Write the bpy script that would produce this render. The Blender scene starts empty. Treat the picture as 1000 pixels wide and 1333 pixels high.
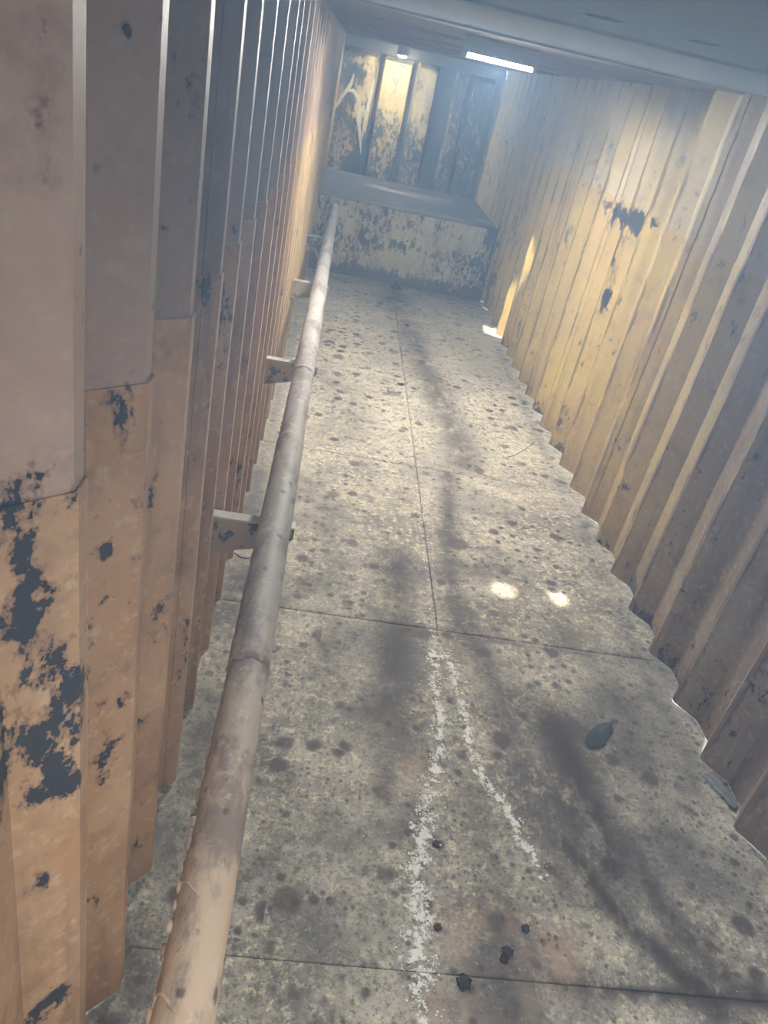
import bpy, bmesh, math, random
from mathutils import Matrix, Vector, noise

random.seed(7)
sc = bpy.context.scene
C = sc.collection

# ------------------------------------------------------------------ camera
H = 2.0                                   # eye height, metres
W = [[0.98004087, -0.02456288, 0.19727282],      # camera right  (world axes)
     [0.15724788, -0.51134322, -0.84486757],     # camera down
     [0.12162650, 0.85902548, -0.49727480]]      # camera forward
F = 995.34                                # focal length in pixels of the 1000x1333 frame
cam = bpy.data.cameras.new('camera')
cam.sensor_fit = 'VERTICAL'; cam.sensor_height = 36.0; cam.lens = F / 1333.0 * 36.0
cam.clip_start = 0.02
co = bpy.data.objects.new('camera', cam); C.objects.link(co)
co.matrix_world = Matrix(((W[0][0], -W[1][0], -W[2][0], 0), (W[0][1], -W[1][1], -W[2][1], 0),
                          (W[0][2], -W[1][2], -W[2][2], H), (0, 0, 0, 1)))
sc.camera = co

# ------------------------------------------------------------------ world, sun, exposure
world = bpy.data.worlds.new('world'); sc.world = world; world.use_nodes = True
bg = world.node_tree.nodes['Background']
bg.inputs[0].default_value = (0.88, 0.94, 1.0, 1); bg.inputs[1].default_value = 18.0
SUN = Vector((0.22, 0.30, -1.0))
sl = bpy.data.lights.new('sun', 'SUN'); sl.energy = 24; sl.angle = math.radians(1.6); sl.color = (1, 0.93, 0.78)
so = bpy.data.objects.new('sun', sl); C.objects.link(so)
so.rotation_euler = SUN.to_track_quat('-Z', 'Y').to_euler(); so.location = (0, 0, 8)
sc.view_settings.view_transform = 'Standard'; sc.view_settings.look = 'None'
sc.view_settings.gamma = 1.0; sc.view_settings.use_curve_mapping = False
sc.view_settings.exposure = 0.15
sc.cycles.max_bounces = 5; sc.cycles.diffuse_bounces = 3; sc.cycles.volume_step_rate = 3.0; sc.cycles.use_adaptive_sampling = True; sc.cycles.adaptive_threshold = 0.08; sc.cycles.adaptive_min_samples = 16; sc.cycles.glossy_bounces = 2; sc.cycles.volume_bounces = 1
sc.cycles.use_denoising = True
TUBE_MID, LAMP_END = 2900.0, 2600.0      # lamp radiances, used in the lamp builders

LENS_VEIL = (0.003, 0.42)                                     # lens veil density per metre, low down and under the ceiling

# ------------------------------------------------------------------ dimensions
XL, XR = -0.217, 1.682        # innermost ridge of each side wall
DEP = 0.066                   # depth of a corrugation
PITCH = 0.30536
ZC = 2.2                      # ceiling height
Y0, Y1 = -1.2, 10.5           # rear and far end
YS, ZS = 8.3, 0.75            # platform front and top
YH = -0.52                    # edge of the open hatch overhead, just behind the camera
SEAM = 1.55                   # height of the horizontal sheet seam

def pix(p, axis, v):
    """ray through a photo pixel, met with the plane axis = v"""
    a, b = (p[0] - 500) / F, (p[1] - 666.5) / F
    r = [W[0][k] * a + W[1][k] * b + W[2][k] for k in range(3)]
    c = (0, 0, H); t = (v - c[axis]) / r[axis]
    return Vector([c[k] + r[k] * t for k in range(3)])

# ------------------------------------------------------------------ helpers
def tag(o, label=None, cat=None, group=None, kind=None):
    for k, v in (('label', label), ('category', cat), ('group', group), ('kind', kind)):
        if v: o[k] = v
    return o
def empty(name, loc=(0, 0, 0)):
    o = bpy.data.objects.new(name, None); C.objects.link(o); o.location = loc; o.empty_display_size = 0.1
    return o
def obj(name, bm, mat, parent=None, smooth=False):
    me = bpy.data.meshes.new(name)
    if isinstance(bm, bmesh.types.BMesh):
        bm.to_mesh(me); bm.free()
    else:
        me.from_pydata(*bm); me.update()
    if smooth:
        me.polygons.foreach_set('use_smooth', [True] * len(me.polygons))
    me.materials.append(mat)
    o = bpy.data.objects.new(name, me); C.objects.link(o)
    if parent:
        o.parent = parent; o.matrix_parent_inverse = Matrix.Translation(-parent.location)
    return o
def attr(o, name, fn):
    me = o.data; a = me.attributes.new(name, 'FLOAT', 'POINT')
    a.data.foreach_set('value', [fn(v.co) for v in me.vertices])
def box(bm, x0, x1, y0, y1, z0, z1, bev=0.0):
    r = bmesh.ops.create_cube(bm, size=1.0)
    for v in r['verts']:
        v.co = Vector(((x0 + x1) / 2 + v.co.x * (x1 - x0), (y0 + y1) / 2 + v.co.y * (y1 - y0), (z0 + z1) / 2 + v.co.z * (z1 - z0)))
    if bev:
        ed = list({e for v in r['verts'] for e in v.link_edges})
        bmesh.ops.bevel(bm, geom=ed, offset=bev, segments=2, affect='EDGES')
def smoothstep(a, b, x):
    t = max(0.0, min(1.0, (x - a) / (b - a))); return t * t * (3 - 2 * t)
def seg_dist(x, y, pl):
    best = 9.0
    for (ax, ay), (bx, by) in zip(pl[:-1], pl[1:]):
        dx, dy = bx - ax, by - ay
        t = max(0, min(1, ((x - ax) * dx + (y - ay) * dy) / (dx * dx + dy * dy + 1e-9)))
        best = min(best, math.hypot(x - ax - dx * t, y - ay - dy * t))
    return best

# ------------------------------------------------------------------ material helpers
class NT:
    def __init__(s, name):
        s.m = bpy.data.materials.new(name); s.m.use_nodes = True
        s.t = s.m.node_tree; s.n = s.t.nodes; s.b = s.n['Principled BSDF']; s.out = s.n['Material Output']
        s.tc = s.n.new('ShaderNodeTexCoord'); s.P = s.tc.outputs['Object']
    def link(s, a, b): s.t.links.new(a, b)
    def put(s, inp, v):
        if isinstance(v, bpy.types.NodeSocket): s.link(v, inp)
        elif isinstance(v, (tuple, list)) and len(v) == 3 and inp.type == 'RGBA': inp.default_value = (*v, 1)
        else: inp.default_value = v
    def map(s, scale=(1, 1, 1), loc=(0, 0, 0), rot=(0, 0, 0), vec=None):
        k = s.n.new('ShaderNodeMapping'); s.put(k.inputs[0], vec or s.P)
        k.inputs['Scale'].default_value = scale; k.inputs['Location'].default_value = loc; k.inputs['Rotation'].default_value = rot
        return k.outputs[0]
    def noise(s, scale, detail=4, rough=0.55, vec=None, dist=0.0):
        k = s.n.new('ShaderNodeTexNoise'); s.put(k.inputs['Vector'], vec or s.P)
        k.inputs['Scale'].default_value = scale; k.inputs['Detail'].default_value = detail
        k.inputs['Roughness'].default_value = rough; k.inputs['Distortion'].default_value = dist
        return k.outputs[0]
    def voro(s, scale, vec=None, feature='F1', rnd=1.0):
        k = s.n.new('ShaderNodeTexVoronoi'); s.put(k.inputs['Vector'], vec or s.P)
        k.feature = feature; k.inputs['Scale'].default_value = scale; k.inputs['Randomness'].default_value = rnd
        return k
    def math(s, op, a, b=0.0, clamp=False):
        k = s.n.new('ShaderNodeMath'); k.operation = op; k.use_clamp = clamp
        s.put(k.inputs[0], a); s.put(k.inputs[1], b); return k.outputs[0]
    def step(s, v, lo, hi, a=0.0, b=1.0):
        k = s.n.new('ShaderNodeMapRange'); k.interpolation_type = 'SMOOTHSTEP'
        s.put(k.inputs[0], v); k.inputs[1].default_value = lo; k.inputs[2].default_value = hi
        k.inputs[3].default_value = a; k.inputs[4].default_value = b; return k.outputs[0]
    def mix(s, f, a, b, mode='MIX'):
        k = s.n.new('ShaderNodeMix'); k.data_type = 'RGBA'; k.blend_type = mode
        s.put(k.inputs[0], f); s.put(k.inputs[6], a); s.put(k.inputs[7], b); return k.outputs[2]
    def ramp(s, v, stops):
        k = s.n.new('ShaderNodeValToRGB'); e = k.color_ramp.elements
        while len(e) < len(stops): e.new(0.5)
        for q, (p, c) in zip(e, stops): q.position = p; q.color = (*c, 1)
        s.put(k.inputs[0], v); return k.outputs[0]
    def attr(s, name):
        k = s.n.new('ShaderNodeAttribute'); k.attribute_name = name; return k.outputs['Fac']
    def sep(s):
        k = s.n.new('ShaderNodeSeparateXYZ'); s.link(s.P, k.inputs[0]); return k.outputs
    def done(s, col, rough=0.6, metal=0.0, bump=None, bs=0.3, bd=0.01, spec=0.5):
        s.put(s.b.inputs['Base Color'], col); s.put(s.b.inputs['Roughness'], rough); s.put(s.b.inputs['Metallic'], metal)
        s.b.inputs['Specular IOR Level'].default_value = spec
        if bump is not None:
            k = s.n.new('ShaderNodeBump'); k.inputs['Strength'].default_value = bs; k.inputs['Distance'].default_value = bd
            s.put(k.inputs['Height'], bump); s.link(k.outputs[0], s.b.inputs['Normal'])
        return s.m

NAVY = (0.022, 0.027, 0.038)
RUST = (0.115, 0.055, 0.035)

def paint_mat(name, near, far, chip_level=0.69, y_lo=1.5, y_hi=4.5, grime=0.62, streak=(9, 9, 0.7), spec=0.35, rough=0.5, pale=0.3):
    t = NT(name); xyz = t.sep()
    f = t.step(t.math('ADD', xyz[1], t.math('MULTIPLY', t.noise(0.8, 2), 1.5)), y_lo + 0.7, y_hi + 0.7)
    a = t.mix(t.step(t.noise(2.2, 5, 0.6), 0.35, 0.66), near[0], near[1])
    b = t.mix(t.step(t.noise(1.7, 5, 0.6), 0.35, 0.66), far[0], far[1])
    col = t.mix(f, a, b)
    # worn, paler rubbing and brown grime running down
    st = t.noise(1.0, 5, 0.65, t.map(streak))
    col = t.mix(t.math('MULTIPLY', t.step(st, 0.45, 0.75), grime), col, RUST)
    fine = t.noise(38, 3, 0.7)
    col = t.mix(t.math('MULTIPLY', t.step(fine, 0.52, 0.70), pale), col, (0.75, 0.62, 0.42))
    blot = t.noise(7, 7, 0.7)
    col = t.mix(t.math('MULTIPLY', t.step(blot, 0.50, 0.70), 0.5), col, (0.17, 0.105, 0.065))
    # flaked patches
    cn = t.noise(5.5, 6, 0.74, t.map((1, 1, 0.62)), 0.35)
    chip = t.math('ADD', cn, t.math('MULTIPLY', t.attr('chip'), 0.42))
    spk = t.noise(26, 4, 0.6, t.map((1, 1, 0.6)))
    spk2 = t.noise(75, 4, 0.7)
    chip2 = t.math('ADD', t.math('ADD', chip, t.math('MULTIPLY', t.math('SUBTRACT', spk, 0.5), 0.75)), t.math('MULTIPLY', t.math('SUBTRACT', spk2, 0.5), 0.35))
    halo = t.step(chip2, chip_level - 0.085, chip_level - 0.02)
    core = t.step(chip2, chip_level - 0.010, chip_level + 0.012)
    col = t.mix(t.math('MULTIPLY', halo, 0.6), col, (0.16, 0.085, 0.055))
    col = t.mix(core, col, NAVY)
    # broken dark brown lines along the ridge edges, marking each rib
    rib_line = t.math('ADD', t.math('MULTIPLY', t.attr('ridge'), 0.34), t.noise(9, 5, 0.7, t.map((1, 1, 0.35))))
    col = t.mix(t.math('MULTIPLY', t.step(rib_line, 0.76, 0.86), 0.75), col, (0.11, 0.06, 0.04))
    # rust freckles
    vs = t.voro(44, t.map((1, 1, 0.6)))
    sp = t.step(t.math('ADD', t.math('ADD', vs.outputs['Distance'], t.math('MULTIPLY', t.noise(30, 4), 0.7)), t.math('MULTIPLY', t.noise(1.8, 4), 1.6)), 1.10, 0.98)
    col = t.mix(t.math('MULTIPLY', sp, 0.65), col, (0.09, 0.045, 0.03))
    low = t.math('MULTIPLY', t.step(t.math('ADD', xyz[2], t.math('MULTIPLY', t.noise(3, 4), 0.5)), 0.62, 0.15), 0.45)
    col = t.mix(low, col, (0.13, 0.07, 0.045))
    h = t.math('SUBTRACT', t.math('MULTIPLY', t.noise(3.0, 5), 0.6), t.math('MULTIPLY', core, 0.12))
    return t.done(col, rough, 0, h, 0.25, 0.02, spec)

M = {}
M['wall_l'] = paint_mat('worn_tan_paint', ((0.43, 0.235, 0.105), (0.52, 0.32, 0.17)), ((0.42, 0.29, 0.13), (0.46, 0.34, 0.16)), 0.70, 2.5, 5.5)
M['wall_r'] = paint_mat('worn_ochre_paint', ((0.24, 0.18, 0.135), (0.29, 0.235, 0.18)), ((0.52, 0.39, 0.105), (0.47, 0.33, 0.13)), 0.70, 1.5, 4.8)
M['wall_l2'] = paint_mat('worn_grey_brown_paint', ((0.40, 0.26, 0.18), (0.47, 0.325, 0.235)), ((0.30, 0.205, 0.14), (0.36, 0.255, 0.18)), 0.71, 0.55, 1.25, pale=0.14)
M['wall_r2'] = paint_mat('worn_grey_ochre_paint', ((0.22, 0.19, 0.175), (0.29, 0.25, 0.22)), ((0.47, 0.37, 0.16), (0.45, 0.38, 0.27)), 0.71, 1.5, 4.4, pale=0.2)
M['wall_e'] = paint_mat('flaking_end_paint', ((0.5, 0.38, 0.15),) * 2, ((0.50, 0.40, 0.17), (0.26, 0.22, 0.13)), 0.585, -9, -8, 0.7, (7, 7, 0.6))
M['step'] = paint_mat('flaking_cream_paint', ((0.5, 0.45, 0.25),) * 2, ((0.50, 0.45, 0.24), (0.40, 0.35, 0.19)), 0.64, -9, -8, 0.75, (9, 9, 1.4))

def floor_mat():
    t = NT('dusty_steel_floor'); xyz = t.sep()
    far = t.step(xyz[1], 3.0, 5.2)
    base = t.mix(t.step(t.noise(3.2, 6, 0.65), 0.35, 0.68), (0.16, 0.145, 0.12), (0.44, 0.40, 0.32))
    pale = t.mix(t.step(t.noise(2.4, 6, 0.65), 0.35, 0.68), (0.42, 0.39, 0.32), (0.60, 0.555, 0.44))  # far floor coloured paler, adding to the tube lamp's brightness there
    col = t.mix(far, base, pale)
    # ochre flakes of paint trodden in
    fl = t.math('MULTIPLY', t.step(t.noise(30, 4, 0.75), 0.52, 0.60), t.step(t.noise(1.6, 3), 0.38, 0.55))
    col = t.mix(t.math('MULTIPLY', fl, 0.65), col, (0.70, 0.62, 0.40))
    gr = t.noise(70, 3, 0.8)
    col = t.mix(t.math('MULTIPLY', t.step(gr, 0.50, 0.66), 0.7), col, (0.085, 0.075, 0.065))
    col = t.mix(t.math('MULTIPLY', t.step(t.noise(55, 4, 0.8), 0.56, 0.70), 0.7), col, (0.58, 0.55, 0.47))
    gr2 = t.noise(19, 5, 0.75)
    col = t.mix(t.math('MULTIPLY', t.step(gr2, 0.50, 0.66), 0.7), col, (0.10, 0.085, 0.072))
    # dark bands and smears
    dk = t.math('MULTIPLY', t.attr('smear'), t.step(t.noise(6.5, 5, 0.72, t.map((1, 0.5, 1))), 0.27, 0.52))
    col = t.mix(t.math('MULTIPLY', dk, 1.0, True), col, (0.055, 0.043, 0.037))
    # rusty pink blush
    col = t.mix(t.math('MULTIPLY', t.attr('blush'), t.step(t.noise(6, 5), 0.4, 0.65)), col, (0.42, 0.27, 0.18))
    # round drip stains, three sizes
    wob = t.math('MULTIPLY', t.math('SUBTRACT', t.noise(14, 3), 0.5), 0.16)
    for sc_, r0, r1, k, lo, hi in ((4.6, 0.30, 0.09, 0.72, 0.40, 0.52), (9.0, 0.36, 0.12, 0.85, 0.36, 0.52), (21, 0.40, 0.16, 0.85, 0.36, 0.55), (46, 0.40, 0.2, 0.8, 0.42, 0.58)):
        v = t.voro(sc_, t.map((1, 1, 0)))
        ck = t.n.new('ShaderNodeSeparateColor'); t.link(v.outputs['Color'], ck.inputs[0])
        rad = t.math('MULTIPLY', ck.outputs[0], r0)
        d = t.math('SUBTRACT', t.math('ADD', v.outputs['Distance'], wob), rad)
        m = t.step(d, r1 * 0.5, -r1)
        m = t.math('MULTIPLY', m, t.step(t.noise(1.1 + sc_ * 0.05, 3), lo, hi))
        col = t.mix(t.math('MULTIPLY', m, k), col, (0.070, 0.048, 0.042))
    # white crust
    cn = t.math('ADD', t.attr('crust'), t.math('MULTIPLY', t.math('SUBTRACT', t.noise(26, 5, 0.8), 0.5), 4.2))
    cr = t.step(cn, 0.80, 1.05)
    col = t.mix(cr, col, (0.74, 0.72, 0.66))
    h = t.math('ADD', t.math('ADD', t.math('MULTIPLY', gr2, 0.35), t.math('MULTIPLY', gr, 0.15)), t.math('MULTIPLY', cr, 0.5))
    return t.done(col, t.step(t.noise(5, 4), 0.3, 0.7, 0.62, 0.9), 0, h, 0.55, 0.012, 0.3)
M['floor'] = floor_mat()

t = NT('grey_blue_ceiling_paint')
xyz = t.sep(); rusty = t.step(t.math('ADD', xyz[1], t.math('MULTIPLY', t.noise(2, 4), 0.8)), 4.0, 4.6)
c = t.mix(t.step(t.noise(1.6, 5, 0.6), 0.40, 0.66), (0.36, 0.46, 0.58), (0.42, 0.47, 0.52))
c = t.mix(rusty, c, (0.17, 0.13, 0.12))
c = t.mix(t.math('MULTIPLY', t.step(t.noise(9, 6, 0.7), 0.55, 0.7), 0.4), c, (0.20, 0.15, 0.14))
M['ceil'] = t.done(c, 0.8, 0, t.noise(5, 4), 0.1, 0.01, 0.0)

t = NT('near_black_steel')  # near-black colour for back plate, header, doors and floor base
c = t.mix(t.step(t.noise(3, 6, 0.65), 0.4, 0.65), (0.03, 0.033, 0.037), (0.08, 0.08, 0.08))
M['dark_steel'] = t.done(c, 0.7, 0, t.noise(12, 4), 0.3, 0.01, 0.3)
t = NT('platform_top_dust')
c = t.mix(t.step(t.noise(1.0, 6, 0.7, t.map((0.9, 2.2, 1), (3, 1, 0))), 0.52, 0.66), (0.045, 0.045, 0.045), (0.24, 0.23, 0.22))
M['ledge'] = t.done(c, 0.75, 0, t.noise(8, 4), 0.3, 0.01, 0.3)

t = NT('dusty_pipe_coating'); xyz = t.sep()
c = t.mix(t.step(t.math('ADD', xyz[1], t.math('MULTIPLY', t.noise(4, 3), 0.6)), 0.9, 2.1), (0.56, 0.41, 0.27), (0.34, 0.31, 0.27))
c = t.mix(t.step(xyz[1], 2.4, 4.5), c, (0.43, 0.42, 0.40))
c = t.mix(t.math('MULTIPLY', t.step(t.noise(8, 6, 0.68, t.map((1, 0.45, 1))), 0.47, 0.62), 0.8), c, (0.17, 0.13, 0.11))
c = t.mix(t.math('MULTIPLY', t.step(t.noise(24, 5, 0.7), 0.56, 0.7), 0.6), c, (0.64, 0.54, 0.40))
sp = t.step(t.math('ADD', t.math('ADD', t.voro(16).outputs['Distance'], t.math('MULTIPLY', t.noise(3, 2), 0.6)), t.math('MULTIPLY', t.noise(45, 4), 0.5)), 0.72, 0.60)
c = t.mix(t.math('MULTIPLY', sp, 0.8), c, (0.08, 0.055, 0.05))
M['pipe'] = t.done(c, 0.62, 0, t.noise(28, 5, 0.65), 0.5, 0.006, 0.35)

t = NT('dull_tan_bracket_paint')
c = t.mix(t.step(t.noise(5, 4), 0.4, 0.6), (0.34, 0.235, 0.13), (0.30, 0.24, 0.16))
c = t.mix(t.step(t.noise(11, 6, 0.68), 0.53, 0.56), c, NAVY)
M['bracket'] = t.done(c, 0.55, 0, t.noise(20, 4), 0.3, 0.006)
t = NT('pale_flange')  # top flange coloured paler than the web
c = t.mix(t.step(t.noise(12, 5), 0.4, 0.65), (0.50, 0.47, 0.40), (0.30, 0.26, 0.21))
M['flange'] = t.done(c, 0.6, 0, t.noise(20, 4), 0.3, 0.006)

def flat(name, col, rough=0.5, metal=0.0, var=0.15):
    t = NT(name); k = [max(0, v * (1 - var)) for v in col]
    return t.done(t.mix(t.step(t.noise(14, 4), 0.35, 0.65), col, tuple(k)), rough, metal, t.noise(40, 3), 0.2, 0.004)
M['white'] = flat('lamp_housing_grey', (0.20, 0.21, 0.22), 0.5)
M['cap'] = flat('lamp_end_cap', (0.25, 0.25, 0.26), 0.45)
M['flake'] = flat('navy_paint_flake', (0.030, 0.036, 0.052), 0.5)
M['clump'] = flat('dark_rust_clump', (0.035, 0.028, 0.026), 0.85)
M['salt'] = flat('white_crust_grain', (0.80, 0.79, 0.74), 0.85)
M['scrape'] = flat('pale_scrape', (0.52, 0.47, 0.33), 0.7)
M['wire'] = flat('dark_wire', (0.05, 0.045, 0.04), 0.6)
M['film'] = flat('clear_grey_film', (0.20, 0.20, 0.20), 0.15, 0.0)
def emit(name, col, s):
    t = NT(name); t.b.inputs['Base Color'].default_value = (0.8, 0.8, 0.8, 1)
    t.b.inputs['Emission Color'].default_value = (*col, 1); t.b.inputs['Emission Strength'].default_value = s
    return t.m

# ------------------------------------------------------------------ corrugated side walls
# one pitch, measured from the near edge of a ridge towards the camera: (dy, depth)
PROF_R = [(0.0, 0), (-0.095, 1), (-0.200, 1), (-0.285, 0)]
PROF_L = [(0.0, 0), (-0.060, 1), (-0.185, 1), (-0.272, 0)]
def side_wall(name, sign, xin, ya, prof, mat, chips, y_start, y_end, seam_idx):
    root = empty(name); tag(root, None, None, None, 'structure')
    k0 = math.floor((y_start - ya) / PITCH); k1 = math.ceil((y_end - ya) / PITCH)
    # sheet cuts: every four ridges
    cuts = list(range(seam_idx - 4 * 12, k1 + 8, 4))
    cuts = [c_ for c_ in cuts if k0 - 4 < c_ <= k1 + 4]
    def chipf(co):
        v = 0.0
        for (c_, rh, rv, amp) in chips:
            d = ((co.x - c_.x) ** 2 + (co.y - c_.y) ** 2) / rh ** 2 + (co.z - c_.z) ** 2 / rv ** 2
            if d < 6: v = max(v, amp * math.exp(-d * 0.7))
        # a flaked line just under the horizontal seam
        if SEAM - 0.12 < co.z < SEAM and 2.9 < co.y < 6.2 and sign > 0:
            v = max(v, 0.25 * smoothstep(0.12, 0.0, SEAM - co.z) * (0.6 + 0.6 * noise.noise(Vector((0, co.y * 4, 3)))))
        if sign > 0 and co.z < 0.12: v = max(v, 0.55 * smoothstep(0.12, 0.0, co.z) * smoothstep(0.0, 0.3, noise.noise(Vector((co.x * 5, co.y * 4.5, 8)))))
        return v
    for ci, (a, b) in enumerate(zip(cuts[:-1], cuts[1:])):
        pts = []
        for k in range(b, a, -1):
            yk = ya + k * PITCH
            for dy, d in prof: pts.append((yk + dy, d))
        # a lap where the sheet runs on over its nearer neighbour
        yk = ya + a * PITCH
        pts.append((yk, 0)); pts.append((yk - 0.028, 0.028 / abs(prof[1][0])))
        # refine along the sheet
        fine = []
        for (p, d), (q, e) in zip(pts[:-1], pts[1:]):
            n = 3 if abs(d - e) > 0.5 else (3 if d > 0.5 else 1)
            for i in range(n): fine.append((p + (q - p) * i / n, d + (e - d) * i / n))
        fine.append(pts[-1])
        lap = len(fine) - 1
        for z0, z1, off in ((0.0, SEAM + 0.012, 0.0), (SEAM - 0.012, ZC + 0.01, 0.004)):
            nz = 60 if z1 < ZC else 26
            rnd = random.Random(ci * 7 + int(z0 * 10)); dx = rnd.uniform(0, 0.0015)
            vs, fs = [], []
            for j in range(nz + 1):
                z = z0 + (z1 - z0) * j / nz
                for i, (y, d) in enumerate(fine):
                    x = xin + sign * (DEP * d + off + dx) - sign * (0.004 if i >= lap - 3 else 0)
                    x += 0.0035 * noise.noise(Vector((y * 1.7, z * 1.3, 5 * sign)))
                    zz = z + (0.006 * noise.noise(Vector((y * 9, 1, 0))) if j == 0 and z0 == 0 else 0)
                    vs.append((x, y, max(zz, 0.0005)))
            w = len(fine)
            for j in range(nz):
                for i in range(w - 1):
                    q = [j * w + i, j * w + i + 1, (j + 1) * w + i + 1, (j + 1) * w + i]
                    fs.append(q if sign > 0 else q[::-1])
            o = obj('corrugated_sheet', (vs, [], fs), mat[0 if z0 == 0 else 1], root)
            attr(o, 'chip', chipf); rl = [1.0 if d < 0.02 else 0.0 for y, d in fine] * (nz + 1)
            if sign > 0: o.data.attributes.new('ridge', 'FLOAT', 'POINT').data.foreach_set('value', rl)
            so_ = o.modifiers.new('thickness', 'SOLIDIFY'); so_.thickness = 0.003; so_.offset = -1
    return root
def on_left_slope(p, k):
    """photo pixel on the camera-facing slope of left ridge k"""
    a, b = (p[0] - 500) / F, (p[1] - 666.5) / F
    r = [W[0][i] * a + W[1][i] * b + W[2][i] for i in range(3)]
    yk = YL + k * PITCH; n = (0.060, -DEP)                     # plan normal of the slope
    t_ = (n[0] * XL + n[1] * yk) / (n[0] * r[0] + n[1] * r[1])
    return Vector((r[0] * t_, r[1] * t_, H + r[2] * t_))
YL, YR = 1.0034, 1.6724
chipsL = []
for p, k, rh, rv, amp in [((20, 672), -1, .030, .035, .8), ((60, 645), -1, .035, .02, .8), ((25, 715), -1, .025, .05, .6), ((35, 820), -1, .015, .07, .8),
                          ((60, 880), -1, .02, .03, .75), ((75, 935), -1, .045, .07, .95), ((40, 985), -1, .045, .06, .95), ((85, 1000), -1, .03, .06, .9), ((30, 1040), -1, .03, .03, .8), ((60, 1150), -1, .03, .02, .75),
                          ((75, 1300), -1, .03, .02, .7),
                          ((135, 522), 0, .012, .03, .8), ((165, 525), 0, .006, .05, .6), ((140, 655), 0, .010, .03, .6), ((132, 715), 0, .012, .015, .9), ((128, 745), 0, .010, .04, .7), ((165, 750), 0, .006, .03, .7),
                          ((165, 842), 0, .008, .015, .9), ((110, 880), 0, .008, .015, .8), ((130, 985), 0, .010, .012, .8), ((125, 1170), 0, .01, .015, .8),
                          ((192, 628), 1, .005, .008, 1.1), ((195, 655), 1, .008, .05, .8), ((190, 940), 1, .022, .02, 1.0), ((235, 720), 2, .008, .03, .7), ((232, 755), 1, .01, .02, .6),
                          ((265, 360), 2, .02, .03, .8), ((270, 645), 3, .01, .03, .8), ((305, 600), 5, .03, .015, .9), ((110, 545), 0, .02, .02, .3)]:
    chipsL.append((on_left_slope(p, k), rh * 1.15, rv * 1.15, amp * 0.72))
chipsR = []
for p, rh, rv, amp in [((778, 250), .05, .03, 1.0), ((790, 266), .06, .05, 1.15), ((806, 277), .06, .06, 1.2), ((826, 286), .06, .05, 1.2), ((848, 290), .06, .02, 1.0), ((735, 545), .03, .06, .8), ((722, 570), .04, .05, .8), ((802, 340), .035, .12, 1.05), ((792, 380), .03, .12, 1.05),
                       ((672, 290), .04, .16, .6), ((765, 495), .12, .05, .45), ((745, 450), .12, .04, .4), ((645, 320), .12, .3, .5), ((638, 360), .2, .2, .55), ((770, 350), .02, .05, .8), ((775, 325), .02, .05, .8),
                       ((700, 525), .05, .04, .6), ((690, 505), .05, .04, .6), ((845, 165), .1, .05, .45), ((680, 335), .08, .03, .5), ((970, 960), .12, .05, .5), ((985, 900), .1, .04, .4)]:
    chipsR.append((pix(p, 0, 1.71), rh * 1.2, rv * 1.2, amp * 0.72))
side_wall('wall_left', -1, XL, YL, PROF_L, (M['wall_l'], M['wall_l2']), chipsL, Y0, Y1, 2)
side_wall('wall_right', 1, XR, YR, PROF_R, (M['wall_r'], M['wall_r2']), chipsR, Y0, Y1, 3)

# ------------------------------------------------------------------ floor plates
bm = bmesh.new(); box(bm, XL - 0.15, XR + 0.15, Y0 - 0.02, Y1 + 0.1, -0.05, -0.014)
floor = obj('floor', bm, M['dark_steel']); tag(floor, None, None, None, 'structure')
crustA = [(.663, 2.40), (.661, 1.93), (.618, 1.755), (.563, 1.54), (.539, 1.356), (.528, 1.176), (.525, .9)]
crustB = [(.715, 2.40), (.739, 2.262), (.762, 2.06), (.783, 1.779), (.859, 1.664), (.899, 1.525), (.93, 1.42)]
crustC = [(.694, 3.85), (.683, 3.259), (.674, 2.636), (.690, 2.35)]
seamline = [(.700, 7.9), (.693, 4.2)]
SM = [([(.80, 7.0), (.88, 5.9), (.98, 4.9), (1.02, 4.2)], .13, .75), ([(.90, 4.0), (.80, 3.2), (.80, 2.6)], .06, .75), ([(.55, 3.0), (.52, 2.3), (.5, 2.0)], .09, .8),
      ([(1.12, 2.05), (1.14, 1.75), (1.16, 1.50)], .15, 1.0), ([(1.03, 1.55), (1.13, 1.35), (1.28, 1.16), (1.36, 1.08)], .05, 1.0), ([(1.25, 1.60), (1.32, 1.30), (1.45, 1.12)], .06, .8),
      ([(.84, 2.55), (.92, 2.2), (.98, 1.7), (1.0, 1.4)], .09, .7), ([(.74, 1.7), (.78, 1.3), (.77, 1.0)], .07, .55), ([(.9, 1.10), (1.55, 1.10)], .025, 1.0),
      ([(.45, 2.52), (1.4, 2.52)], .02, .5), ([(1.45, 2.3), (1.4, 1.6)], .13, .4), ([(.1, 5.3), (.3, 4.8), (.2, 4.3)], .16, .45), ([(.73, 8.2), (.72, 7.3)], .2, .6), ([(0.1, 8.2), (1.5, 8.25)], .25, .5), ([(-.2, 7), (-.18, .5)], .05, .45),
      ([(1.62, 6.6), (1.62, 2.0)], .05, .35)]
BL = [((.56, 1.75), .09, .6), ((.75, 1.15), .15, .7), ((.92, 1.2), .1, .6), ((.72, 7.0), .12, .6), ((.5, 1.95), .06, .5), ((.62, 1.0), .1, .6)]
def f_crust(co):
    x = co.x + 0.014 * noise.noise(Vector((co.y * 9, 2, 0))); y = co.y
    a = 1.0 * math.exp(-(seg_dist(x, y, crustA) / (0.032 if y > 1.6 else 0.055)) ** 2) * (0.75 if y < 1.05 else 1)
    b = 1.0 * math.exp(-(seg_dist(x, y, crustB) / 0.030) ** 2)
    c_ = 0.62 * math.exp(-(seg_dist(x, y, crustC) / 0.030) ** 2)
    d = 0.55 * math.exp(-(seg_dist(x, y, seamline) / 0.012) ** 2)
    return max(a, b, c_, d)
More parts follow.
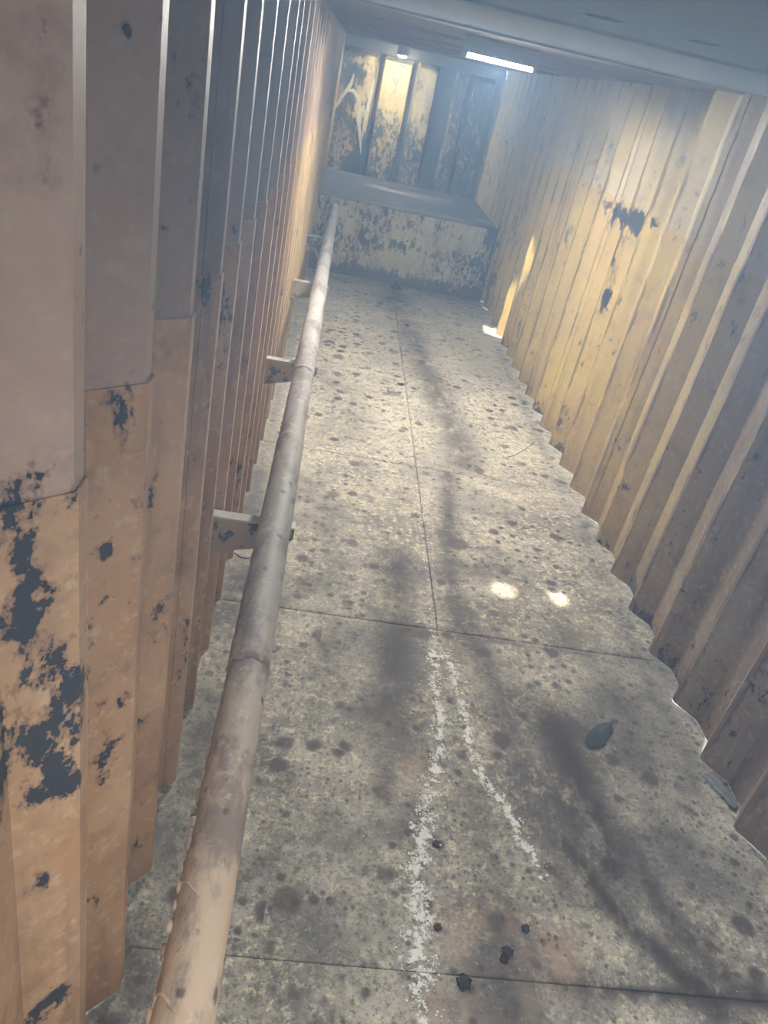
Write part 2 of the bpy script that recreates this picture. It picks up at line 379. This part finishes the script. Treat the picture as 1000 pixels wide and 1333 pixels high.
def f_smear(co):
    v = 0.0
    for pl, w, k in SM: v = max(v, k * math.exp(-(seg_dist(co.x, co.y, pl) / w) ** 2))
    return v
def f_blush(co):
    v = 0.0
    for c_, w, k in BL: v = max(v, k * math.exp(-((co.x - c_[0]) ** 2 + (co.y - c_[1]) ** 2) / w ** 2))
    return v
ys = [Y0, -0.36, 1.107, 2.539, 4.050, 5.55, 7.05, YS + 0.02]
xs = [XL - 0.1, 0.700, XR + 0.1]
def plate(x0, x1, y0, y1):
    g = 0.002; x0 += g; x1 -= g; y0 += g; y1 -= g
    nx, ny = max(2, int((x1 - x0) / 0.022)), max(2, int((y1 - y0) / 0.022))
    xv = [x0, x0 + 0.003] + [x0 + (x1 - x0) * i / nx for i in range(1, nx)] + [x1 - 0.003, x1]
    yv = [y0, y0 + 0.003] + [y0 + (y1 - y0) * i / ny for i in range(1, ny)] + [y1 - 0.003, y1]
    vs, fs = [], []
    for j, y in enumerate(yv):
        for i, x in enumerate(xv):
            e = i in (0, len(xv) - 1) or j in (0, len(yv) - 1)
            u = (x - x0) / (x1 - x0); s = (y - y0) / (y1 - y0)
            z = -0.003 if e else 0.004 * noise.noise(Vector((x * 2.2, y * 2.2, 0))) * 16 * u * (1 - u) * s * (1 - s) - 0.0008
            vs.append((x, y, min(z, 0.002)))
    w = len(xv); n = len(vs)
    for j in range(len(yv) - 1):
        for i in range(w - 1): fs.append((j * w + i, j * w + i + 1, (j + 1) * w + i + 1, (j + 1) * w + i))
    h = len(yv)
    ring = [i for i in range(w)] + [j * w + w - 1 for j in range(1, h)] + [(h - 1) * w + i for i in range(w - 2, -1, -1)] + [j * w for j in range(h - 2, 0, -1)]
    low = []
    for i in ring: low.append(len(vs)); vs.append((vs[i][0], vs[i][1], -0.0139))
    for i in range(len(ring)):
        k = (i + 1) % len(ring); fs.append((ring[i], low[i], low[k], ring[k]))
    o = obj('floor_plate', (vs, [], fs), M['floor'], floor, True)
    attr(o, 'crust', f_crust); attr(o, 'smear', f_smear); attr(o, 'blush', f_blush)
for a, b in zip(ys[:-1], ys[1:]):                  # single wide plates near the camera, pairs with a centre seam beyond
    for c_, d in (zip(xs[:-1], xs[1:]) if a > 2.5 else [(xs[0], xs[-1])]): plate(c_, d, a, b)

# ------------------------------------------------------------------ ceiling: roof plates with three holes added to let sun patches in
ceiling = empty('ceiling', (0, 0, ZC)); tag(ceiling, None, None, None, 'structure')
def ell(cx, cy, rx, ry, n=20, seed=0):
    r = random.Random(seed)
    return [(cx + rx * math.cos(2 * math.pi * i / n) * r.uniform(.82, 1.1), cy + ry * math.sin(2 * math.pi * i / n) * r.uniform(.82, 1.1)) for i in range(n)]
def roof_hole(x, y, z): 
    s = (ZC - z); return (x - SUN.x * s, y - SUN.y * s)
h1, h2 = roof_hole(1.058, 2.908, 0), roof_hole(1.327, 2.911, 0)
holes = [ell(*h1, .052, .055, seed=1), ell(*h2, .042, .052, seed=2),
         [(1.09, 6.48), (1.22, 6.42), (1.36, 6.30), (1.43, 6.34), (1.42, 6.50), (1.32, 6.64), (1.12, 6.74)]]
ry = [YH, 0.25, 1.42, 2.64, 3.86, 5.08, 6.30, 7.52, 8.74, Y1 + 0.1]
for a, b in zip(ry[:-1], ry[1:]):
    bm = bmesh.new(); loops = [[(XL - 0.12, a), (XR + 0.12, a), (XR + 0.12, b), (XL - 0.12, b)]]
    for hl in holes:
        if a < sum(p[1] for p in hl) / len(hl) < b: loops.append(hl)
    for lp in loops:
        vv = [bm.verts.new((p[0], p[1], ZC)) for p in lp]
        for i in range(len(vv)): bm.edges.new((vv[i], vv[(i + 1) % len(vv)]))
    bmesh.ops.triangle_fill(bm, edges=bm.edges[:], use_beauty=True)
    for f_ in bm.faces:
        if f_.normal.z > 0: f_.normal_flip()
    o = obj('roof_plate', bm, M['ceil'], ceiling)
    s_ = o.modifiers.new('thickness', 'SOLIDIFY'); s_.thickness = 0.001; s_.offset = -1
for y in ry[1:-1]:
    bm = bmesh.new(); box(bm, XL - 0.03, XR + 0.03, y - 0.05, y + 0.05, ZC - 0.009, ZC + 0.001, 0.003)
    obj('seam_strip', bm, M['ceil'], ceiling)

for i, (hl, lab) in enumerate(zip(holes, ('first', 'second', 'third'))):      # dark shrouds added above the holes to hide the sky, slanted like the sun
    vs = [(x, y, ZC + 0.0005) for x, y in hl] + [(x - SUN.x * 0.6, y - SUN.y * 0.6, ZC + 0.603) for x, y in hl]; n = len(hl)
    obj('sky_shroud', (vs, [], [(k, (k + 1) % n, n + (k + 1) % n, n + k) for k in range(n)]), M['dark_steel'], ceiling)

# ------------------------------------------------------------------ far end wall: back plate, proud panels, header
we = empty('wall_far', (0.7, Y1, 0)); tag(we, None, None, None, 'structure')
def grid_xz(x0, x1, z0, z1, y, step=0.03):
    nx, nz = max(1, int((x1 - x0) / step)), max(1, int((z1 - z0) / step)); vs, fs = [], []
    for j in range(nz + 1):
        for i in range(nx + 1): vs.append((x0 + (x1 - x0) * i / nx, y, z0 + (z1 - z0) * j / nz))
    for j in range(nz):
        for i in range(nx):
            a = j * (nx + 1) + i; fs.append((a, a + 1, a + nx + 2, a + nx + 1))
    return vs, [], fs
o = obj('back_plate', grid_xz(XL - 0.12, XR + 0.12, 0, ZC, Y1 + 0.02), M['dark_steel'], we)
def f_end(co): return 0.30 + 0.35 * noise.noise(Vector((co.x * 3, co.z * 1.2, 4))) - 0.45 * math.exp(-((co.x - 0.5) / 0.35) ** 2) * smoothstep(0.9, 1.7, co.z)  # fewer dark flakes below the end lamp, strengthening its pool of light
def proud_panel(x0, x1):
    dpt, sl_ = 0.13, 0.028
    xs_ = [x0 - sl_, x0] + [x0 + (x1 - x0) * i / 8 for i in range(1, 8)] + [x1, x1 + sl_]
    ds = [0.0] + [dpt] * 9 + [0.0]
    nz = 44; vs, fs = [], []
    for j in range(nz + 1):
        z = ZS + (2.06 - ZS) * j / nz
        for x, d in zip(xs_, ds): vs.append((x, Y1 + 0.015 - d * (1 if j < nz else 0.15), z + (0.02 if j == nz else 0)))
    w = len(xs_)
    for j in range(nz):
        for i in range(w - 1): fs.append((j * w + i, j * w + i + 1, (j + 1) * w + i + 1, (j + 1) * w + i))
    o = obj('wall_panel', (vs, [], fs), M['wall_e'], we); attr(o, 'chip', f_end)
for a, b in ((-0.26, 0.19), (0.275, 0.595), (0.695, 0.91), (1.17, 1.28), (1.36, 1.60)): proud_panel(a, b)
bm = bmesh.new(); box(bm, XL - 0.1, XR + 0.1, Y1 - 0.26, Y1 - 0.01, 2.085, ZC - 0.002, 0.008); obj('header', bm, M['dark_steel'], we)
def ribbon(name, pts, w, nrm, mat, parent, th=0.0015):
    """a thin raised stroke following pts, lying on a surface with normal nrm"""
    vs, fs = [], []; n = Vector(nrm); P_ = [Vector(p) for p in pts]
    for i, p in enumerate(P_):
        d = (P_[min(i + 1, len(P_) - 1)] - P_[max(i - 1, 0)]).normalized(); s = d.cross(n).normalized()
        k = w * (0.35 if i in (0, len(P_) - 1) else random.uniform(0.7, 1.1)) / 2
        vs += [p - s * k, p + s * k, p + s * k * .7 + n * th, p - s * k * .7 + n * th]
    for i in range(len(P_) - 1):
        a, b = 4 * i, 4 * i + 4
        for q in ((0, 1), (1, 2), (2, 3), (3, 0)): fs.append((a + q[0], a + q[1], b + q[1], b + q[0]))
    fs += [(3, 2, 1, 0), tuple(len(vs) - 4 + i for i in range(4))]
    return obj(name, ([tuple(v) for v in vs], [], fs), mat, parent)
ye = Y1 + 0.015 - 0.13
def strokes(px_list, w): return [pix(p, 1, ye) for p in px_list], w
for pl, w in (strokes([(436, 141), (441, 132), (447, 123), (453, 116), (458, 107), (461, 96)], .05), strokes([(452, 118), (460, 118), (466, 125), (468, 140), (467, 158), (469, 180), (470, 200)], .05),
              strokes([(471, 180), (475, 160), (480, 135), (484, 118), (487, 104)], .045)):
    ribbon('paint_scrape', pl, w, (0, -1, 0), M['scrape'], we)

# rear end, behind the camera
wr = empty('wall_rear', (0.7, Y0, 0)); tag(wr, None, None, None, 'structure')
for a, b in ((XL - 0.12, 0.73), (0.735, XR + 0.12)):
    bm = bmesh.new(); box(bm, a, b, Y0 - 0.04, Y0, 0, ZC, 0.004); obj('door_leaf', bm, M['dark_steel'], wr)
pl_ = bpy.data.lights.new('hatch_daylight', 'AREA'); pl_.shape = 'RECTANGLE'; pl_.size = XR - XL + 0.2; pl_.size_y = YH - Y0
pl_.cycles.is_portal = True                # marks the open hatch so that the sky is sampled through it
po = bpy.data.objects.new('hatch_daylight', pl_); C.objects.link(po); po.location = ((XL + XR) / 2, (Y0 + YH) / 2, ZC + 0.02)

# ------------------------------------------------------------------ raised platform across the far end
pf = empty('raised_platform', (0.73, YS, 0))
tag(pf, 'raised steel platform across the far end, flaking cream front plate and dark dusty top', 'platform')
vs, es, fs = grid_xz(XL + 0.002, XR - 0.002, 0.0, ZS, YS, 0.025)
vs = [(x, y + 0.03 * z + 0.006 * noise.noise(Vector((x * 2, z * 3, 0))), z) for x, y, z in vs]
o = obj('front_plate', (vs, es, fs), M['step'], pf)
def f_step(co):
    base = 0.75 * smoothstep(0.16, 0.0, co.z - 0.10 * noise.noise(Vector((co.x * 3.5, 0, 1))) - 0.03)
    band = 0.28 * math.exp(-((co.z - 0.40 - 0.03 * noise.noise(Vector((co.x * 3, 5, 5)))) / 0.06) ** 2)
    right = 0.5 * smoothstep(1.45, 1.68, co.x); left = 0.25 * smoothstep(0.15, -0.15, co.x)
    return max(base, band + 0.05, right, left, 0.12 * smoothstep(0.5, 0.65, co.z))
attr(o, 'chip', f_step)
o.modifiers.new('thickness', 'SOLIDIFY').thickness = 0.006
bm = bmesh.new(); box(bm, XL + 0.002, XR - 0.002, YS + 0.02, Y1 - 0.12, ZS - 0.012, ZS + 0.001, 0.004)
obj('top_plate', bm, M['ledge'], pf)
bm = bmesh.new(); box(bm, XL - 0.05, XR + 0.05, YS + 0.006, YS + 0.03, ZS * 0.52 - 0.006, ZS * 0.52 + 0.006, 0.003)
sq = [[(0.10, .62), (0.14, .55), (0.20, .66)]]
for q in range(26):                       # scratched-through squiggles at the right of the front plate
    x = random.uniform(0.95, 1.62); z = random.uniform(0.12, 0.34); pts = []
    for i in range(6): pts.append((x + 0.018 * i + random.uniform(-.012, .012), YS + 0.03 * z - 0.006, z + random.uniform(-.03, .03)))
    if q % 3 == 0: ribbon('scratch', pts, 0.010, (0, -1, 0), M['scrape'] if q % 2 else M['flake'], pf)
bm.free()

# drain stub at the foot of the platform
dr = empty('drain_stub', (0.735, 8.17, 0)); tag(dr, 'small black drain pipe stub at the foot of the cream platform front', 'drain')
def tube(bm, p0, p1, r0, r1=None, n=16, caps=True):
    r1 = r1 or r0; a = Vector(p0); b = Vector(p1); d = (b - a).normalized()
    u = d.orthogonal().normalized(); v = d.cross(u); A, B = [], []
    for i in range(n):
        t_ = 2 * math.pi * i / n; e = u * math.cos(t_) + v * math.sin(t_)
        A.append(bm.verts.new(a + e * r0)); B.append(bm.verts.new(b + e * r1))
    for i in range(n): k = (i + 1) % n; bm.faces.new((A[i], A[k], B[k], B[i]))
    if caps: bm.faces.new(A[::-1]); bm.faces.new(B)
    return A, B
bm = bmesh.new(); tube(bm, (0.735, 8.135, 0.045), (0.735, 8.30, 0.045), 0.042, caps=False); tube(bm, (0.735, 8.135, 0.045), (0.735, 8.30, 0.045), 0.034, caps=False); tube(bm, (0.735, 8.22, 0.045), (0.735, 8.225, 0.045), 0.034)
obj('pipe_wall', bm, M['flake'], dr, True)
bm = bmesh.new(); box(bm, 0.68, 0.79, 8.13, 8.24, 0.0, 0.006, 0.002); obj('foot_plate', bm, M['clump'], dr)

# ------------------------------------------------------------------ pipe along the left wall
def pipe_z(y): return 0.735 - 0.014 * max(0, y - 1.5)
PX = -0.036; PR = 0.0475
pp = empty('wall_pipe', (PX, 0.3, 0.6)); tag(pp, 'long round coated pipe running along the left wall on flat brackets', 'pipe')
def pipe_run(y0, y1, r, seed, ragged=True):
    n = 28; m = max(4, int((y1 - y0) / 0.02)); vs, fs = [], []
    for j in range(m + 1):
        for i in range(n):
            a = 2 * math.pi * i / n
            y = y0 + (y1 - y0) * j / m
            if ragged and j == 0: y += 0.022 * noise.noise(Vector((math.cos(a) * 1.6, math.sin(a) * 1.6, seed)))
            rr = r + 0.0018 * noise.noise(Vector((math.cos(a) * 1.2, y * 6, math.sin(a) * 1.2 + seed))) + 0.0012 * noise.noise(Vector((math.cos(a) * 3, y * 22, math.sin(a) * 3)))
            vs.append((PX + rr * math.cos(a), y, pipe_z(y) + rr * math.sin(a)))
    for j in range(m):
        for i in range(n):
            k = (i + 1) % n; fs.append((j * n + i, (j + 1) * n + i, (j + 1) * n + k, j * n + k))
    fs.append(tuple(range(n))); fs.append(tuple(m * n + i for i in range(n - 1, -1, -1)))
    return obj('pipe_section', (vs, [], fs), M['pipe'], pp, True)
cutsP = [-0.9, 1.37, 2.62, 3.35, 5.05, YS + 0.005]
for i, (a, b) in enumerate(zip(cutsP[:-1], cutsP[1:])): pipe_run(a - (0.02 if i else 0), b, PR + (0.0022 if i % 2 else 0.0), i * 3.1)
bm = bmesh.new()                          # ragged weld lumps along the wall side of the pipe
y = 0.42
while y < 2.9:
    if noise.noise(Vector((y * 1.5, 7, 0))) > -0.25 or 0.65 < y < 1.05:
        r = random.uniform(.002, .009) * (1.2 if y < 1.1 else 0.7); a = math.radians(random.uniform(160, 186))
        p = Vector((PX + (PR + 0.001) * math.cos(a), y, pipe_z(y) + (PR + 0.001) * math.sin(a)))
        res = bmesh.ops.create_icosphere(bm, subdivisions=1, radius=r)
        for v in res['verts']: v.co = Vector((v.co.x * .8, v.co.y * random.uniform(1.2, 1.9), v.co.z)) * random.uniform(.85, 1.15) + p
    y += random.uniform(.006, .034) if y < 1.1 else random.uniform(.02, .06)
o = obj('weld_bead', bm, M['pipe'], pp, True); o['kind'] = 'stuff'
for yy, r_ in ((0.60, .02), (0.52, .03), (0.78, .02)):       # creases in the coating
    ribbon('coating_crease', [(PX + (PR + .001) * math.cos(a), yy + 0.02 * math.sin(3 * a), pipe_z(yy) + (PR + .001) * math.sin(a)) for a in [math.radians(d) for d in range(100, 176, 12)]], 0.006, (0, 0, 1), M['pipe'], pp, .002)

# ------------------------------------------------------------------ brackets under the pipe
BR = [(2.09, 'nearest pipe bracket on the left wall, tan paint flaked to dark steel'), (3.63, 'second pipe bracket from the camera, dark face with pale top edge'),
      (5.27, 'third pipe bracket from the camera, tan lower face and bright tip past the pipe'), (6.90, 'farthest pipe bracket on the left wall, dark blue-grey beside the platform')]
for i, (y, lab) in enumerate(BR):
    zt = pipe_z(y) - PR - 0.001
    b = empty('pipe_bracket', (XL, y, zt)); tag(b, lab, 'bracket', 'brackets carrying the wall pipe')
    bm = bmesh.new(); box(bm, XL - 0.055, 0.028, y - 0.004, y + 0.040, zt - 0.007, zt, 0.0015)
    f_ = obj('top_flange', bm, M['flange'], b); f_['label'] = 'pale top flange'
    x0, x1 = XL - 0.055, 0.026; y0, y1 = y - 0.006, y
    prof = [(x0, zt - 0.006), (x1, zt - 0.006), (x1, zt - 0.040), (x1 - 0.03, zt - 0.070), (x0, zt - 0.150)]
    vs = [(x, yy, z) for yy in (y0, y1) for x, z in prof]; n = 5
    fs = [tuple(range(n - 1, -1, -1)), tuple(range(n, 2 * n))] + [(k, (k + 1) % n, n + (k + 1) % n, n + k) for k in range(n)]
    obj('web_plate', (vs, [], fs), M['bracket'], b)

# ------------------------------------------------------------------ lamps
def batten(name, label, xc, y, length, mat):
    z = ZC; zt = z - .080; b = empty(name, (xc, y, z)); tag(b, label, 'lamp')
    x0, x1 = xc - length / 2 - .03, xc + length / 2 + .03
    bm = bmesh.new(); box(bm, x0, x1, y - .045, y + .045, z - .055, z - .0005, .004); obj('housing', bm, M['white'], b)
    bm = bmesh.new(); box(bm, x0, x1, y - .046, y - .043, zt + .003, z - .05, .0008); obj('front_skirt', bm, M['white'], b)  # lip added to keep the tube's light off the ceiling
    bm = bmesh.new(); box(bm, x0, x1, y + .043, y + .046, zt - .009, z - .05, .0008); obj('back_skirt', bm, M['white'], b)
    bm = bmesh.new(); tube(bm, (xc - length / 2, y, zt), (xc + length / 2, y, zt), .0145); obj('glass_tube', bm, mat, b, True)
    for s in (-1, 1):
        bm = bmesh.new(); xx = xc + s * (length / 2 + .014); box(bm, xx - .012, xx + .012, y - .042, y + .042, zt - .016, z - .054, .003); obj('lamp_holder', bm, M['cap'], b)
    return b
YT = 4.5
batten('tube_lamp', 'bright white fluorescent tube lamp crosswise on the ceiling above the yellow wall', 0.6875, YT, 0.335, emit('lit_tube', (1, 0.96, 0.88), TUBE_MID))
b = empty('bulkhead_lamp', (0.44, 9.95, ZC)); tag(b, 'small bright bulkhead lamp at the top of the far end wall', 'lamp')
bm = bmesh.new(); box(bm, 0.38, 0.50, 9.93, 10.01, 2.10, ZC - 0.001, .006); obj('housing', bm, M['cap'], b)
bm = bmesh.new(); bmesh.ops.create_uvsphere(bm, u_segments=16, v_segments=10, radius=1.0)
for v in bm.verts: v.co = Vector((0.44 + v.co.x * .045, 9.975 + v.co.y * .03, 2.098 + v.co.z * .018))
obj('lens', bm, emit('lit_lens', (1, 0.92, 0.74), LAMP_END), b, True)

# ------------------------------------------------------------------ loose bits on the floor
def lump(name, label, cat, p, r, mat, flatz=.5, seed=0, group=None):
    bm = bmesh.new(); bmesh.ops.create_icosphere(bm, subdivisions=3, radius=1.0)
    for v in bm.verts:
        k = 1 + 0.75 * noise.noise(v.co * 1.9 + Vector((seed, 0, 0))) + 0.35 * noise.noise(v.co * 4.5 + Vector((0, seed, 0)))
        v.co = Vector((p[0] + v.co.x * r * k, p[1] + v.co.y * r * k, max(0.001, r * flatz * 0.55 + v.co.z * r * flatz * k)))
    o = obj(name, bm, mat, None, True); return tag(o, label, cat, group)
def flake(name, label, outline, z, mat):
    n = len(outline); vs, fs = [], []
    cx = sum(p[0] for p in outline) / n; cy = sum(p[1] for p in outline) / n
    for zz in (z, z + 0.0025):
        for x, y in outline: vs.append((x, y, zz + 0.006 * (math.hypot(x - cx, y - cy) / 0.06) ** 2 * (0.6 + 0.4 * math.sin(9 * x))))
        vs.append((cx, cy, zz))
    m = n + 1
    for i in range(n):
        k = (i + 1) % n; fs += [(m - 1, k, i), (m + n, m + i, m + k), (i, k, m + k, m + i)]
    return tag(obj(name, (vs, [], fs), mat), label, 'paint flake')
flake('paint_flake', 'dark navy paint flake lying on the right half of the floor', [tuple(pix(p, 2, 0)[:2]) for p in [(761, 968), (763, 957), (770, 950), (778, 944), (789, 942), (797, 942), (796, 951), (790, 961), (787, 970), (777, 974), (767, 973)]], 0.002, M['flake'])
for i, (p, r, lab) in enumerate([((605, 1278), .017, 'dark crumbly rust clump on the floor joint at the bottom edge'), ((661, 1238), .014, 'dark rust clump above the bottom floor joint, larger of a close pair'),
                              ((685, 1208), .010, 'small round dark rust clump right of the white crust'), ((568, 1097), .011, 'dark round rust pellet touching the left white crust line'),
                              ((570, 1207), .011, 'dark rust pellet at the lower end of the white crust'), ((657, 1248), .010, 'small dark rust clump, lower one of a close pair'),
                              ((522, 500), .022, 'black clump on the floor centre line in the lit far half'), ((530, 423), .02, 'dark clump on the centre line near the platform'), ((983, 1093), .010, 'small black pellet at the foot of the right wall')]):
    q = pix(p, 2, 0.005); lump('rust_clump', lab, 'rust clump', q, r, M['clump'], .32, i * 3.7, 'loose rust clumps')
# crumpled clear film by the right wall foot
bm = bmesh.new(); n = 9; q0 = pix((938, 1030), 2, 0); gv = []
for j in range(5):
    for i in range(n):
        a = (i / (n - 1) - .5) * .15; c_ = (j / 4 - .5) * .05
        gv.append(bm.verts.new((q0.x + a * .45 + c_ * .8, q0.y - a * .9 + c_ * .45, 0.006 + abs(noise.noise(Vector((i * 1.3, j * 1.7, 2)))) * .016)))
for j in range(4):
    for i in range(n - 1): bm.faces.new((gv[j * n + i], gv[j * n + i + 1], gv[(j + 1) * n + i + 1], gv[(j + 1) * n + i]))
o = tag(obj('plastic_film', bm, M['film']), 'crumpled shiny scrap of clear film at the foot of the right wall', 'film scrap')
o.modifiers.new('thickness', 'SOLIDIFY').thickness = 0.001
# bent wire, and a floor scratch built the same way
def wire(label, pts, r):
    bm = bmesh.new()
    for a, b_ in zip(pts[:-1], pts[1:]): tube(bm, a, b_, r, n=6)
    return tag(obj('floor_strand', bm, M['wire'], None, True), label, 'wire')
def gp(p, z=0.006): q = pix(p, 2, z); return (q.x, q.y, z)
wire('thin bent wire on the floor between pipe and left wall below the nearest bracket', [gp((306, 720)), gp((312, 725)), gp((320, 727)), gp((327, 726)), gp((329, 720), .02)], .003)
wire('thin curved floor scratch beside the right wall, built as a raised strand', [gp((662, 595)), gp((672, 592)), gp((682, 586)), gp((691, 580)), gp((697, 574))], .0018)
# white crust grains along the wet line: uncountable
bm = bmesh.new()
for pl, w, n in ((crustA, .024, 1500), (crustB, .020, 1000), (crustC, .022, 500)):
    L = [math.dist(a, b_) for a, b_ in zip(pl[:-1], pl[1:])]
    for _ in range(n):
        s = random.uniform(0, sum(L)); i = 0
        while s > L[i] and i < len(L) - 1: s -= L[i]; i += 1
        u = s / L[i]; x = pl[i][0] + (pl[i + 1][0] - pl[i][0]) * u; y = pl[i][1] + (pl[i + 1][1] - pl[i][1]) * u
        x += random.gauss(0, w) - 0.014 * noise.noise(Vector((y * 9, 2, 0))); y += random.gauss(0, .01)
        if noise.noise(Vector((x * 22, y * 22, 3))) < 0.08: continue
        r = random.uniform(.0007, .0026)
        res = bmesh.ops.create_icosphere(bm, subdivisions=1, radius=r)
        e = (random.uniform(.8, 1.8), random.uniform(.8, 1.8), random.uniform(.4, .8))
        for v in res['verts']: v.co = Vector((x + v.co.x * e[0], y + v.co.y * e[1], 0.001 + v.co.z * e[2]))
o = tag(obj('white_crust', bm, M['salt']), 'white mineral crust grains along the wet line down the floor centre', 'crust', None, 'stuff')

# ------------------------------------------------------------------ lens glare put in as a thin blue-grey volume (its bounds lie just outside the shell)
bm = bmesh.new(); box(bm, XL - 0.4, XR + 0.4, Y0 - 0.9, Y1 + 0.4, -0.3, ZC + 0.3)
hm = bpy.data.materials.new('blue_grey_lens_veil'); hm.use_nodes = True; nt = hm.node_tree; nt.nodes.clear()
vo = nt.nodes.new('ShaderNodeVolumeScatter'); vo.inputs['Color'].default_value = (0.42, 0.66, 1.0, 1); vo.inputs['Density'].default_value = LENS_VEIL[0]; vo.inputs['Anisotropy'].default_value = 0.2
gq = nt.nodes.new('ShaderNodeTexCoord'); gs = nt.nodes.new('ShaderNodeSeparateXYZ'); gm = nt.nodes.new('ShaderNodeMapRange')
nt.links.new(gq.outputs['Object'], gs.inputs[0]); nt.links.new(gs.outputs[2], gm.inputs[0]); 
gy = nt.nodes.new('ShaderNodeMapRange'); gy.interpolation_type = 'SMOOTHSTEP'; nt.links.new(gs.outputs[1], gy.inputs[0])
gy.inputs[1].default_value = 2.9; gy.inputs[2].default_value = 1.5; gy.inputs[3].default_value = 0.04; gy.inputs[4].default_value = 1.0
gn = nt.nodes.new('ShaderNodeMapRange'); gn.interpolation_type = 'SMOOTHSTEP'; nt.links.new(gs.outputs[1], gn.inputs[0])
gn.inputs[1].default_value = -0.2; gn.inputs[2].default_value = 0.6; gn.inputs[3].default_value = 0.1; gn.inputs[4].default_value = 1.0
ga = nt.nodes.new('ShaderNodeMath'); ga.operation = 'MULTIPLY'; nt.links.new(gn.outputs[0], ga.inputs[0]); nt.links.new(gy.outputs[0], ga.inputs[1])
gz = nt.nodes.new('ShaderNodeMath'); gz.operation = 'MULTIPLY'; nt.links.new(gm.outputs[0], gz.inputs[0]); nt.links.new(ga.outputs[0], gz.inputs[1])
nt.links.new(gz.outputs[0], vo.inputs['Density'])
gm.inputs[1].default_value = 1.2; gm.inputs[2].default_value = 2.0; gm.inputs[3].default_value = LENS_VEIL[0]; gm.inputs[4].default_value = LENS_VEIL[1]
mo = nt.nodes.new('ShaderNodeOutputMaterial'); va = nt.nodes.new('ShaderNodeVolumeAbsorption'); va.inputs['Color'].default_value = vo.inputs['Color'].default_value
vx = nt.nodes.new('ShaderNodeAddShader'); nt.links.new(gz.outputs[0], va.inputs['Density'])
nt.links.new(vo.outputs[0], vx.inputs[0]); nt.links.new(va.outputs[0], vx.inputs[1]); nt.links.new(vx.outputs[0], mo.inputs['Volume'])
tag(obj('lens_veil', bm, hm), 'blue-grey lens glare built as a thin volume filling the hold', 'lens_veil', None, 'stuff')
